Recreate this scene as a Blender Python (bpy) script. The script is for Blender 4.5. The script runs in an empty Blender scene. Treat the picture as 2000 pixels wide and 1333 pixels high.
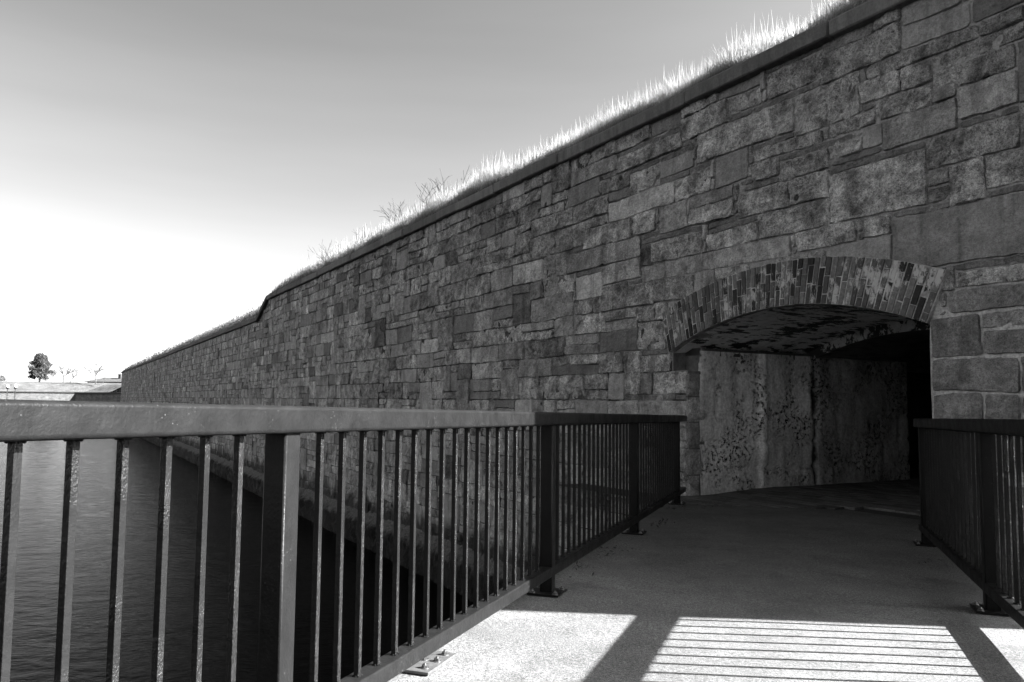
import bpy, bmesh, math, random
import numpy as np
from mathutils import Matrix, Vector, noise
random.seed(7)
SC = bpy.context.scene
COL = SC.collection
# ---------------------------------------------------------------- camera
cam = bpy.data.cameras.new('camera'); camo = bpy.data.objects.new('camera', cam); COL.objects.link(camo)
SC.camera = camo
cam.sensor_width = 36; cam.lens = 28.08; cam.clip_start = .05; cam.clip_end = 6000
rt = Vector((.99995, -.0007567, .0099708)); dn = Vector((.0099995, .0756722, -.9970826)); fw = Vector((0, .9971325, .075676))
camo.matrix_world = Matrix(((rt.x, -dn.x, -fw.x, 0), (rt.y, -dn.y, -fw.y, 0), (rt.z, -dn.z, -fw.z, 1.05), (0, 0, 0, 1)))
# ---------------------------------------------------------------- exposure, sky, sun
SC.view_settings.view_transform = 'Standard'; SC.view_settings.look = 'None'
SC.view_settings.gamma = 1; SC.view_settings.exposure = 3.3
SUN_EL = math.radians(30); SUN_AZ = math.radians(94.8)      # azimuth clockwise from +Y
w = bpy.data.worlds.new('World'); SC.world = w; w.use_nodes = True
nt = w.node_tree; nt.nodes.clear()
def wn(t, **k):
    n = nt.nodes.new(t)
    for a, b in k.items(): setattr(n, a, b)
    return n
sky = wn('ShaderNodeTexSky', sky_type='NISHITA', sun_disc=False)
sky.sun_elevation = SUN_EL; sky.sun_rotation = SUN_AZ; sky.air_density = 1.0; sky.dust_density = 2.0; sky.ozone_density = 1.0
tcw = wn('ShaderNodeTexCoord'); sx_ = wn('ShaderNodeSeparateXYZ'); nt.links.new(tcw.outputs['Generated'], sx_.inputs[0])
mxz = wn('ShaderNodeMath', operation='MAXIMUM'); nt.links.new(sx_.outputs[2], mxz.inputs[0]); mxz.inputs[1].default_value = .07
cbw = wn('ShaderNodeCombineXYZ'); nt.links.new(sx_.outputs[0], cbw.inputs[0]); nt.links.new(sx_.outputs[1], cbw.inputs[1]); nt.links.new(mxz.outputs[0], cbw.inputs[2]); nt.links.new(cbw.outputs[0], sky.inputs[0])
sep = wn('ShaderNodeSeparateColor'); nt.links.new(sky.outputs[0], sep.inputs[0])       # black-and-white film through a red filter
pw = wn('ShaderNodeMath', operation='POWER'); nt.links.new(sep.outputs[0], pw.inputs[0]); pw.inputs[1].default_value = 1.386
ml = wn('ShaderNodeMath', operation='MULTIPLY'); nt.links.new(pw.outputs[0], ml.inputs[0]); ml.inputs[1].default_value = .609
mpw = wn('ShaderNodeMapping'); mpw.inputs['Scale'].default_value = (1.2, 1.2, 9); mpw.inputs['Rotation'].default_value = (0, .06, 0); nt.links.new(tcw.outputs['Generated'], mpw.inputs[0])
nzw = wn('ShaderNodeTexNoise'); nzw.inputs['Scale'].default_value = 1.6; nzw.inputs['Detail'].default_value = 5; nt.links.new(mpw.outputs[0], nzw.inputs['Vector'])
mrw = wn('ShaderNodeMapRange'); nt.links.new(nzw.outputs['Fac'], mrw.inputs[0])
for i_, v_ in enumerate((.3, .7, .95, 1.05)): mrw.inputs[i_+1].default_value = v_
ml2 = wn('ShaderNodeMath', operation='MULTIPLY'); nt.links.new(ml.outputs[0], ml2.inputs[0]); nt.links.new(mrw.outputs[0], ml2.inputs[1]); ml = ml2
bg = wn('ShaderNodeBackground'); bg.inputs[1].default_value = .05; nt.links.new(ml.outputs[0], bg.inputs[0])
wo = wn('ShaderNodeOutputWorld'); nt.links.new(bg.outputs[0], wo.inputs[0])
sl = bpy.data.lights.new('sun', 'SUN'); sl.energy = 5; sl.angle = math.radians(.5); sl.color = (1, 1, 1)
so = bpy.data.objects.new('sun', sl); COL.objects.link(so)
sd = Vector((math.sin(SUN_AZ)*math.cos(SUN_EL), math.cos(SUN_AZ)*math.cos(SUN_EL), math.sin(SUN_EL)))
so.rotation_euler = sd.to_track_quat('Z', 'Y').to_euler(); so.location = (60, 0, 60)
try:
    SC.cycles.max_bounces = 6; SC.cycles.diffuse_bounces = 3; SC.cycles.caustics_reflective = False; SC.cycles.caustics_refractive = False
except Exception: pass

# ---------------------------------------------------------------- helpers
def mesh_obj(name, verts, faces, mat=None, parent=None, attrs=None, smooth=False, bevel=0):
    me = bpy.data.meshes.new(name)
    me.from_pydata([tuple(v) for v in verts], [], faces)
    if attrs:
        for k, vals in attrs.items():
            a = me.attributes.new(k, 'FLOAT', 'POINT'); a.data.foreach_set('value', np.asarray(vals, dtype=np.float32))
    if smooth: me.polygons.foreach_set('use_smooth', [True]*len(me.polygons))
    me.update()
    o = bpy.data.objects.new(name, me); COL.objects.link(o)
    if mat: me.materials.append(mat)
    if parent: o.parent = parent
    return o
def bm_obj(name, bm, mat=None, parent=None, smooth=False):
    me = bpy.data.meshes.new(name); bm.to_mesh(me); bm.free()
    if smooth: me.polygons.foreach_set('use_smooth', [True]*len(me.polygons))
    o = bpy.data.objects.new(name, me); COL.objects.link(o)
    if mat: me.materials.append(mat)
    if parent: o.parent = parent
    return o
def empty(name, loc=(0, 0, 0), rz=0, parent=None):
    o = bpy.data.objects.new(name, None); COL.objects.link(o); o.location = loc; o.rotation_euler = (0, 0, rz)
    o.empty_display_size = .2
    if parent: o.parent = parent
    return o
def tag(o, label=None, cat=None, group=None, kind=None):
    if label: o['label'] = label
    if cat: o['category'] = cat
    if group: o['group'] = group
    if kind: o['kind'] = kind
    return o
def bbox(bm, x0, x1, y0, y1, z0, z1, bev=0, seg=2, f=None):
    vs = [bm.verts.new(p) for p in ((x0,y0,z0),(x1,y0,z0),(x1,y1,z0),(x0,y1,z0),(x0,y0,z1),(x1,y0,z1),(x1,y1,z1),(x0,y1,z1))]
    fs = [bm.faces.new([vs[i] for i in q]) for q in ((0,3,2,1),(4,5,6,7),(0,1,5,4),(1,2,6,5),(2,3,7,6),(3,0,4,7))]
    if bev:
        es = list({e for q in fs for e in q.edges})
        r = bmesh.ops.bevel(bm, geom=es, offset=bev, segments=seg, affect='EDGES', profile=.5)
    if f:
        for v in bm.verts: v.co = f(v.co)
def fbm(p, o=4): return noise.fractal(p, 1.0, 2.0, o)
def sstep(a, b, x):
    t = min(1, max(0, (x-a)/(b-a))); return t*t*(3-2*t)

# ---------------------------------------------------------------- material kit
class M:
    def __init__(s, name, rough=.9, spec=.3):
        s.m = bpy.data.materials.new(name); s.m.use_nodes = True
        s.t = s.m.node_tree; s.b = s.t.nodes['Principled BSDF']
        s.b.inputs['Roughness'].default_value = rough
        s.b.inputs['Specular IOR Level'].default_value = spec
    def n(s, t, **k):
        x = s.t.nodes.new(t)
        for a, b in k.items(): setattr(x, a, b)
        return x
    def lk(s, a, b): s.t.links.new(a, b)
    def pos(s, kind='obj', scale=(1, 1, 1)):
        if kind == 'obj': o = s.n('ShaderNodeTexCoord').outputs['Object']
        else: o = s.n('ShaderNodeNewGeometry').outputs['Position']
        mp = s.n('ShaderNodeMapping'); mp.inputs['Scale'].default_value = scale; s.lk(o, mp.inputs[0]); return mp.outputs[0]
    def noise(s, co, scale, det=4, rough=.6, dist=0):
        x = s.n('ShaderNodeTexNoise'); x.inputs['Scale'].default_value = scale; x.inputs['Detail'].default_value = det
        x.inputs['Roughness'].default_value = rough; x.inputs['Distortion'].default_value = dist; s.lk(co, x.inputs['Vector']); return x.outputs['Fac']
    def vor(s, co, scale, feat='F1', out='Distance'):
        x = s.n('ShaderNodeTexVoronoi', feature=feat); x.inputs['Scale'].default_value = scale; s.lk(co, x.inputs['Vector']); return x.outputs[out]
    def attr(s, name): return s.n('ShaderNodeAttribute', attribute_name=name).outputs['Fac']
    def v(s, x, sock):
        if isinstance(x, (int, float)): sock.default_value = x
        else: s.lk(x, sock)
    def math(s, op, a, b=0, c=0, clamp=False):
        x = s.n('ShaderNodeMath', operation=op, use_clamp=clamp); s.v(a, x.inputs[0]); s.v(b, x.inputs[1]); s.v(c, x.inputs[2]); return x.outputs[0]
    def rng(s, x, a, b, c=0, d=1, smooth=False):
        n = s.n('ShaderNodeMapRange', interpolation_type='SMOOTHSTEP' if smooth else 'LINEAR'); s.v(x, n.inputs[0])
        for i, q in enumerate((a, b, c, d)): s.v(q, n.inputs[i+1])
        return n.outputs[0]
    def mix(s, f, a, b):
        n = s.n('ShaderNodeMix', data_type='FLOAT'); s.v(f, n.inputs[0]); s.v(a, n.inputs[2]); s.v(b, n.inputs[3]); return n.outputs[0]
    def xyz(s, co):
        n = s.n('ShaderNodeSeparateXYZ'); s.lk(co, n.inputs[0]); return n.outputs
    def grey(s, val):
        n = s.n('ShaderNodeCombineColor'); [s.v(val, n.inputs[i]) for i in range(3)]; s.lk(n.outputs[0], s.b.inputs['Base Color']); return s
    def bump(s, h, strength=.5, dist=.01):
        n = s.n('ShaderNodeBump'); n.inputs['Strength'].default_value = strength; n.inputs['Distance'].default_value = dist
        s.lk(h, n.inputs['Height'])
        if getattr(s, 'last', None): s.lk(s.last, n.inputs['Normal'])
        s.last = n.outputs[0]; s.lk(n.outputs[0], s.b.inputs['Normal']); return s

# stone face
def mat_stone():
    m = M('granite_masonry', .92, .25); co = m.pos()
    tone = m.attr('tone'); rg = m.attr('roughness')
    sp1 = m.noise(co, 30, 5, .75); sp2 = m.noise(co, 9, 4, .65); big = m.noise(co, .9, 5, .6)
    sp0 = m.noise(co, 82, 3, .8)
    speck = m.math('ADD', m.math('ADD', m.math('MULTIPLY', m.rng(sp1, .38, .62), .42), m.math('MULTIPLY', m.rng(sp0, .40, .60), .38)), m.math('MULTIPLY', m.rng(sp2, .3, .7), .22))
    lo = m.mix(rg, .72, .06); hi = m.mix(rg, 1.6, 2.85)
    c = m.math('MULTIPLY', tone, m.mix(speck, lo, hi))
    c = m.math('MULTIPLY', c, m.rng(big, .3, .7, .72, 1.28))
    pat = m.noise(co, 3.6, 6, .72, .4); c = m.math('MULTIPLY', c, m.mix(rg, m.rng(pat, .35, .65, .85, 1.12), m.rng(pat, .36, .62, .42, 1.32)))
    lich = m.noise(co, 7.5, 6, .75); c = m.math('MULTIPLY', c, m.mix(m.math('MULTIPLY', m.rng(lich, .56, .62), m.math('ADD', m.math('MULTIPLY', rg, .6), .2)), 1, .35))
    # dark weathering runs
    X = m.xyz(co)
    st = m.noise(m.pos(scale=(3.2, 1, .35)), 1.6, 5, .62)
    c = m.math('MULTIPLY', c, m.rng(st, .30, .48, .55, 1))
    # lime runs, far part of the wall mostly
    lr = m.noise(m.pos(scale=(9, 1, .9)), 1.3, 5, .7)
    reg = m.math('MULTIPLY', m.rng(X[0], -13, -22), m.math('MULTIPLY', m.rng(X[2], .5, 1.1), m.rng(X[2], 3.6, 2.7)))
    reg2 = m.math('MULTIPLY', m.rng(m.noise(co, .55, 2), .44, .54), reg)
    lime = m.math('MULTIPLY', m.rng(lr, .53, .62), reg2)
    c = m.mix(m.math('MULTIPLY', lime, .75), c, .42)
    # pale smears low down and right of the arch
    low = m.math('MULTIPLY', m.rng(X[2], .3, -.8), m.rng(m.noise(m.pos(scale=(4, 1, .8)), 1.7, 5, .65), .5, .62))
    c = m.mix(m.math('MULTIPLY', low, .42), c, .27)
    # tide stain above the footing
    tide = m.math('ADD', X[2], m.math('MULTIPLY', m.rng(m.noise(m.pos(scale=(1, 1, .5)), 2.2, 5, .6), .3, .7), -.5))
    c = m.math('MULTIPLY', c, m.rng(tide, -1.98, -1.62, .12, 1))
    # small rust holes
    h = m.vor(co, 1.15); c = m.math('MULTIPLY', c, m.rng(h, .035, .06, .12, 1))
    m.grey(c)
    hh = m.math('ADD', m.math('MULTIPLY', sp1, m.mix(rg, .35, 1.0)), m.math('MULTIPLY', sp2, .9))
    m.bump(hh, 1.0, .05)
    return m.m
def mat_mortar():
    m = M('old_mortar', .95, .2); co = m.pos()
    a = m.noise(co, 1.3, 4, .6); f = m.noise(co, 30, 4, .7)
    X = m.xyz(co)
    near = m.math('ADD', m.rng(X[0], -6, 3.3, .0, .20), m.math('MULTIPLY', m.rng(X[0], 3.3, 3.5), m.rng(X[2], 2.2, 2.0, 0, .25)))
    palej = m.math('MULTIPLY', m.rng(X[0], 3.3, 3.5), m.rng(X[2], 2.2, 2.0))
    c = m.mix(m.rng(m.math('ADD', a, near), .52, .66), .045, m.mix(palej, .27, .42))
    c = m.math('MULTIPLY', c, m.rng(f, .3, .7, .55, 1.4))
    c = m.math('MULTIPLY', c, m.rng(X[2], -1.95, -1.5, .2, 1))
    m.grey(c); m.bump(f, .8, .02); return m.m
def mat_coping():
    m = M('coping_stone', .85, .3); co = m.pos()
    c = m.math('MULTIPLY', m.attr('tone'), m.rng(m.noise(m.pos(scale=(5, 5, 1)), 2.0, 5, .65), .3, .7, .7, 1.3))
    f = m.noise(co, 35, 4, .7)
    c = m.math('MULTIPLY', c, m.rng(f, .3, .7, .8, 1.2)); m.grey(c); m.bump(f, .5, .012); return m.m
def mat_brick():
    m = M('arch_brick', .9, .3); co = m.pos()
    c = m.math('MULTIPLY', m.attr('tone'), m.rng(m.noise(co, 35, 4, .7), .3, .7, .6, 1.5))
    e = m.noise(m.pos(scale=(1, 1, .55)), 7, 6, .75); e2 = m.noise(co, 1.6, 2)
    c = m.mix(m.math('MULTIPLY', m.rng(m.math('ADD', e, m.math('MULTIPLY', e2, .55)), .835, .90), .8), c, .45)
    m.grey(c); m.bump(m.noise(co, 45, 4, .7), .7, .01); return m.m
def mat_brick_joint():
    m = M('arch_joint', .95, .2); co = m.pos()
    m.grey(m.math('MULTIPLY', m.rng(m.noise(co, 6, 4), .35, .65, .18, .52), m.rng(m.noise(co, 40), .3, .7, .7, 1.2))); m.bump(m.noise(co, 40), .7, .01); return m.m
def mat_plaster():
    m = M('peeling_limewash', .93, .25); co = m.pos()
    a = m.noise(co, 1.4, 6, .68); f = m.noise(co, 24, 5, .7)
    c = m.math('MULTIPLY', m.rng(a, .3, .7, .32, .66), m.rng(f, .3, .7, .62, 1.28))
    pit = m.noise(co, 19, 7, .75, .3); pm = m.noise(co, 1.7, 3)
    p = m.math('MULTIPLY', m.rng(pit, .60, .56), 1.0)
    pits = m.math('MULTIPLY', m.rng(pit, .53, .58), m.rng(pm, .46, .57))
    c = m.mix(pits, c, .03)
    drip = m.noise(m.pos(scale=(1, 6, .5)), 1.5, 5, .6)
    c = m.math('MULTIPLY', c, m.rng(drip, .33, .5, .8, 1.05))
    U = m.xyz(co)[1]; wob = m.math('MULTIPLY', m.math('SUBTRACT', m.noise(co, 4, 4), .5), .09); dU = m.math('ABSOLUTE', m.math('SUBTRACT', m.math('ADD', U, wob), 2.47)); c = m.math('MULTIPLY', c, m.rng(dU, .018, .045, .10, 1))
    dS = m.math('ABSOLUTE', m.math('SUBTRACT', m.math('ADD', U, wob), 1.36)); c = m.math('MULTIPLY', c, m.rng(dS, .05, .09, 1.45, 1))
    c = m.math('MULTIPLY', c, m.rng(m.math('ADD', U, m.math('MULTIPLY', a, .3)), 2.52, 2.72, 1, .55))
    m.grey(c); m.bump(m.math('SUBTRACT', m.math('ADD', m.math('MULTIPLY', a, 2), m.math('MULTIPLY', f, .4)), m.math('MULTIPLY', pits, .9)), .8, .03); return m.m
def mat_vault():
    m = M('sooty_vault', .55, .5); co = m.pos(); X = m.xyz(co)
    a = m.noise(m.pos(scale=(1.2, 1.2, 1)), 1.5, 3, .6)
    pe = m.noise(m.pos(scale=(9, 2.0, 6)), 1.5, 6, .7)
    peel = m.rng(m.math('ADD', pe, m.math('MULTIPLY', a, .6)), .82, .845)
    c = m.mix(peel, .92, .03)
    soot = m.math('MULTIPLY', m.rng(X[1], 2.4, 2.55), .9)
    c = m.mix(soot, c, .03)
    c = m.math('MULTIPLY', c, m.rng(m.noise(co, 8, 5), .3, .7, .75, 1.15)); m.grey(c)
    m.bump(m.math('ADD', m.math('MULTIPLY', peel, -1), m.math('MULTIPLY', m.noise(co, 12, 4), .6)), .6, .02); return m.m
def mat_footing():
    m = M('tidal_footing', .85, .3); co = m.pos(); X = m.xyz(co)
    f = m.noise(co, 18, 6, .8)
    edge = m.math('ADD', X[2], m.math('MULTIPLY', m.rng(m.noise(co, 3, 5, .7), .3, .7), .22))
    c = m.mix(m.rng(edge, -2.04, -1.92), .008, .10)
    c = m.math('MULTIPLY', c, m.rng(f, .32, .68, .2, 1.9)); m.grey(c)
    m.bump(m.math('ADD', f, m.vor(co, 22)), 1, .05); return m.m
def mat_deck():
    m = M('gritted_deck', .9, .25); co = m.pos('geo')
    g1 = m.noise(co, 175, 3, .85); g2 = m.noise(co, 70, 4, .7); b = m.noise(co, 1.1, 5, .62); b2 = m.noise(co, 5, 4, .6)
    c = m.math('MULTIPLY', m.rng(g1, .40, .60, .3, 1.7), m.rng(g2, .37, .63, .62, 1.38))
    c = m.math('MULTIPLY', c, m.rng(b, .3, .7, .72, 1.2)); c = m.math('MULTIPLY', c, m.rng(b2, .3, .7, .86, 1.12))
    sp = m.vor(co, 55); c = m.mix(m.math('MULTIPLY', m.rng(sp, .10, .05), .5), c, 3.0)
    blot = m.noise(co, 2.3, 6, .7, .5); c = m.math('MULTIPLY', c, m.rng(blot, .55, .66, 1, .72))
    c = m.math('MULTIPLY', c, m.rng(m.xyz(co)[1], 5.0, 9.0, 1, .72))  # colour darkened towards the gate, painting in the shade that deepens there
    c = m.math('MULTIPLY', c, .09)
    m.grey(c); m.bump(m.math('ADD', g1, m.math('MULTIPLY', g2, 1.5)), .55, .004); return m.m
def mat_deckedge():
    m = M('deck_concrete', .9, .25); co = m.pos('geo')
    m.grey(m.math('MULTIPLY', m.rng(m.noise(co, 3, 5), .3, .7, .7, 1.3), .13)); m.bump(m.noise(co, 60), .5, .006); return m.m
def mat_paint(name='black_gloss_paint', lum=.36, base=.0072):
    m = M(name, lum, .07); co = m.pos('geo')
    c = m.rng(m.noise(co, 14, 3), .3, .7, base*.8, base*1.25)
    ch = m.vor(co, 26); c = m.mix(m.math('MULTIPLY', m.rng(ch, .06, .035), m.rng(m.noise(co, 5, 3), .50, .58)), c, .05)
    sc = m.vor(co, 70); c = m.mix(m.math('MULTIPLY', m.rng(sc, .14, .08), m.rng(m.noise(co, 4, 2), .52, .60)), c, .06)
    m.grey(c)
    m.v(m.rng(m.noise(co, 9, 3), .3, .7, lum*.85, lum*1.25), m.b.inputs['Roughness'])
    lump = m.math('ADD', m.noise(co, 90, 3, .6), m.math('MULTIPLY', m.noise(co, 16, 2), 1.6))
    m.bump(lump, .35, .004); return m.m
def mat_bar():
    m = M('lumpy_bar_paint', .24, .1); co = m.pos('geo')
    m.grey(m.rng(m.noise(co, 14, 3), .3, .7, .007, .010))
    reg = m.rng(m.noise(m.pos('geo', (1, 1, 1)), 2.3, 2), .42, .6, .15, 1)
    h = m.math('MULTIPLY', m.math('ADD', m.noise(co, 150, 3, .65), m.noise(co, 60, 2)), reg)
    m.bump(h, 1.0, .008); return m.m
def mat_water():
    m = M('moat_water', .05, .5); m.grey(.002); m.b.inputs['IOR'].default_value = 1.055
    a = m.noise(m.pos('geo', (1, 1.5, 1)), 2.6, 3, .55, .4); b = m.noise(m.pos('geo', (1.0, 2.4, 1)), 8, 4, .6, .3)
    c = m.noise(m.pos('geo', (.8, 1.3, 1)), 1.0, 3, .6, .5)
    m.bump(m.math('ADD', m.math('MULTIPLY', c, 1.3), m.math('ADD', m.math('MULTIPLY', a, 1.0), m.math('MULTIPLY', b, .5))), 1.0, .016)
    return m.m
def mat_earth(name, lo, hi, sc=1.2, blot=.5):
    m = M(name, .95, .1); co = m.pos('geo')
    c = m.math('MULTIPLY', m.rng(m.noise(co, sc, 6, .75), .3, .7, lo, hi), m.rng(m.noise(co, sc*9, 4, .8), .3, .7, 1-blot, 1+blot)); m.grey(c)
    m.bump(m.noise(co, sc*8, 4, .8), .6, .05); return m.m
def mat_flat(name, v, rough=.8, spec=.3, var=.3, sc=6):
    m = M(name, rough, spec); co = m.pos('geo'); m.grey(m.rng(m.noise(co, sc, 4), .3, .7, v*(1-var), v*(1+var))); return m.m
def mat_blade(name, lo, hi, tr=.35):
    m = M(name, .7, .2); h = m.attr('h'); t = m.attr('tone')
    v = m.math('MULTIPLY', m.mix(h, lo, hi), m.mix(t, .6, 1.35)); m.grey(v)
    tb = m.n('ShaderNodeBsdfTranslucent'); cc = m.n('ShaderNodeCombineColor'); [m.v(v, cc.inputs[i]) for i in range(3)]; m.lk(cc.outputs[0], tb.inputs[0])
    mx = m.n('ShaderNodeMixShader'); mx.inputs[0].default_value = tr
    out = [n for n in m.t.nodes if n.type == 'OUTPUT_MATERIAL'][0]
    m.lk(m.b.outputs[0], mx.inputs[1]); m.lk(tb.outputs[0], mx.inputs[2]); m.lk(mx.outputs[0], out.inputs[0]); return m.m
def mat_paver():
    m = M('worn_pavers', .85, .35); co = m.pos()
    m.grey(m.math('MULTIPLY', m.attr('tone'), m.rng(m.noise(co, 25, 4), .3, .7, .7, 1.3))); m.bump(m.noise(co, 30, 4), .5, .01); return m.m
STONE, MORTAR, COPING, BRICK, JOINT = mat_stone(), mat_mortar(), mat_coping(), mat_brick(), mat_brick_joint()
PLASTER, VAULT, FOOT, DECK, DEDGE = mat_plaster(), mat_vault(), mat_footing(), mat_deck(), mat_deckedge()
PAINT, BAR, WATER, PAVER = mat_paint(), mat_bar(), mat_water(), mat_paver()
STEEL = mat_flat('galvanised_bolt', .03, .35, .6, .2, 40)
BANK = mat_earth('dry_bank_turf', .05, .11, 1.5)
SLOPE = mat_earth('far_grass_slope', .030, .095, .35, .65)

# ---------------------------------------------------------------- water and ground
V = [(-900, -700, -2.71), (900, -700, -2.71), (900, 262, -2.71), (-900, 262, -2.71)]; F = [(0, 1, 2, 3)]
ys_ = [4.0]
while ys_[-1] < 110: ys_.append(ys_[-1]*1.0065)
nc = 400
for y in ys_:
    calm = .55+.45*min(1, max(0, (y-9)/14))
    for i in range(nc+1):
        x = y*(-.75+.80*i/nc)
        p = Vector((x*1.0, y*1.5, 0)); gust = .75+.5*noise.noise(Vector((x*.12, y*.12, 3)))
        h = (noise.noise(p*1.15+Vector((0, 0, 5)))*.0150+noise.noise(p*2.9)*.0070+noise.noise(Vector((x*2.0+y*2.2, y*6.5-x*2.0, 1)))*.0020)*calm*gust
        V.append((x, y, -2.67+h))
for j in range(len(ys_)-1):
    for i in range(nc): k = 4+j*(nc+1)+i; F.append((k, k+1, k+nc+2, k+nc+1))
tag(mesh_obj('water', V, F, WATER, smooth=True), kind='structure')
o = mesh_obj('ground', [(-3000, -3000, -4.2), (3000, -3000, -4.2), (3000, 4000, -4.2), (-3000, 4000, -4.2)], [(0, 1, 2, 3)], mat_earth('moat_bed', .02, .04)); tag(o, kind='structure')

# ---------------------------------------------------------------- fortress wall
WA = math.atan2(-.8707, .4918)
JX, JY = 2.3454, 10.6363
wall = empty('fortress_wall', (JX, JY, 0), WA)
tag(wall, 'long granite block fort wall in shade, rising from the moat, with a low arched passage', 'fort wall')
T0, T1 = -112.0, 7.76
TR = 3.42                       # right jamb
cI, RI = (1.6646, -2.4947), 4.6767
cO, RO = (1.628, -2.8272), 5.5285
def zI(t): return cI[1]+math.sqrt(max(0, RI**2-(t-cI[0])**2))
def zO(t): return cO[1]+math.sqrt(max(0, RO**2-(t-cO[0])**2))
def in_open(t, z, grow=0):
    """inside the opening (grow=1: up to the middle of the brick ring)"""
    if z < 1.49: return 0 < t < TR
    if z < 1.74 and not grow: return -.32 < t < TR
    ang_l, ang_r = -.38, TR+.08
    zi = zI(min(max(t, -.32), TR))
    if grow:
        if z < 1.72: return -.34 < t < TR
        lo = -.38 - (z-1.74)*.1; hi = TR+.02+(z-1.84)*.30
        return lo < t < hi and z < (zI(t)+zO(t))/2 + (.0)
    return -.32 < t < TR and z < zi
CS = .08
NX = int(round((T1-T0)/CS)); NZ = 88; Z0 = -1.95
def ztop(t):
    return 5.06 if t > -24.9 else (4.36 if t < -26.7 else 4.36+.7*(t+26.7)/1.8)
occ = np.zeros((NX+40, NZ), dtype=np.int32)
cut = np.zeros((NX+40, NZ), dtype=bool)
for i in range(NX):
    t = T0+(i+.5)*CS
    zt = ztop(t)
    for j in range(NZ):
        z = Z0+(j+.5)*CS
        if z > zt+.04: occ[i, j] = -1
        elif -.6 < t < 4.2 and in_open(t, z, 1): occ[i, j] = -1
occ[NX:, :] = -1
rects = []
def place(a, b, c, d, kind, tone):
    rects.append((a, b, c, d, kind, tone)); occ[a:b, c:d] = len(rects)
fixed = [(2.26,3.17,4.65,4.93),(1.42,2.22,4.66,4.98),(0.82,1.38,4.66,4.93),(-0.11,0.8,4.64,4.97),(1.83,2.74,4.17,4.64),(2.78,3.97,4.46,4.72),(0.21,1.82,4.23,4.72),(0.53,1.15,3.77,4.26),(1.19,2.28,3.98,4.3),(2.75,3.16,4.24,4.46),(2.9,3.51,4.01,4.2),(2.75,2.96,3.71,4.08),(2.96,3.73,3.66,4.06),(3.76,4.35,3.7,4.04),(3.43,4.29,3.36,3.69),(2.34,3.64,3.01,3.54),(3.65,4.01,2.96,3.35),(4.04,4.52,3.03,3.29),(1.18,1.57,3.75,3.94),(1.61,2.33,3.69,3.89),(2.29,2.73,3.7,3.88),(2.3,2.87,3.93,4.21),(0.92,1.73,3.33,3.67),(1.76,2.33,3.29,3.64),(0.06,0.88,3.38,3.69),(0.37,1.24,3.01,3.27),(1.28,2.3,3.02,3.32),(-0.58,0.02,3.4,3.79),(-1.13,-0.63,3.47,3.8),(1.83,2.66,2.75,2.99),(2.68,3.0,2.74,2.98),(3.02,5.1,2.36,2.9),(-0.73,0.3,3.03,3.29),(-0.97,1.79,2.74,3.01),(-0.23,0.5,3.82,4.15),(-0.55,0.18,4.19,4.41),(-1.55,0.18,4.5,4.77),(-2.63,-1.96,2.72,3.09),(-1.72,-0.26,3.83,4.17),(-1.23,-0.58,4.16,4.41),(-2.37,-1.18,3.45,3.78),(3.72,4.6,2.1,2.32),(3.44,3.92,1.49,1.89),(3.92,4.40,1.49,1.73),(3.92,4.40,1.73,1.89),(4.40,5.2,1.49,1.89),(3.44,4.24,1.17,1.49),(4.24,4.96,1.17,1.49),(3.44,3.92,.85,1.17),(3.92,4.24,.85,1.17),(4.24,5.0,.85,1.17),(3.60,4.6,1.89,2.1),(-1.01,-0.38,1.81,2.19),(-0.75,0,1.15,1.49),(-1.01,0,0.80,1.13),(-.6,0,.45,.8),(-.9,0,.1,.45),(3.44,4.16,.45,.85),(4.16,4.88,.45,.85)]
smooth_ids = {7: .20, 31: .185, 37: .36, 11: .24, 35: .2}
for k, (a, b, c, d) in enumerate(fixed):
    ia, ib, jc, jd = round((a-T0)/CS), round((b-T0)/CS), round((c-Z0)/CS), round((d-Z0)/CS)
    jd = min(jd, NZ)
    for _ in range(14):
        sub = occ[ia:ib, jc:jd]
        if sub.size == 0 or not sub.any(): break
        L, R_, B, T_ = sub[0].any(), sub[-1].any(), sub[:, 0].any(), sub[:, -1].any()
        sc = [((occ[ia, jc:jd] != 0).sum()/(jd-jc), 0), ((occ[ib-1, jc:jd] != 0).sum()/(jd-jc), 1), ((occ[ia:ib, jc] != 0).sum()/(ib-ia), 2), ((occ[ia:ib, jd-1] != 0).sum()/(ib-ia), 3)]
        m_ = max(sc)[1]
        if m_ == 0: ia += 1
        elif m_ == 1: ib -= 1
        elif m_ == 2: jc += 1
        else: jd -= 1
        if ib-ia < 2 or jd-jc < 2: break
    if ib-ia < 2 or jd-jc < 2 or occ[ia:ib, jc:jd].any(): continue
    if k in smooth_ids: place(ia, ib, jc, jd, .1, smooth_ids[k])
    else: place(ia, ib, jc, jd, 1.0 if random.random() < .8 else .4, random.uniform(.22, .34))
rnd = random.Random(11)
cb = [0]
while cb[-1] < NZ: cb.append(cb[-1]+rnd.choice([3, 4, 4, 4, 5, 5, 4]))
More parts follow.
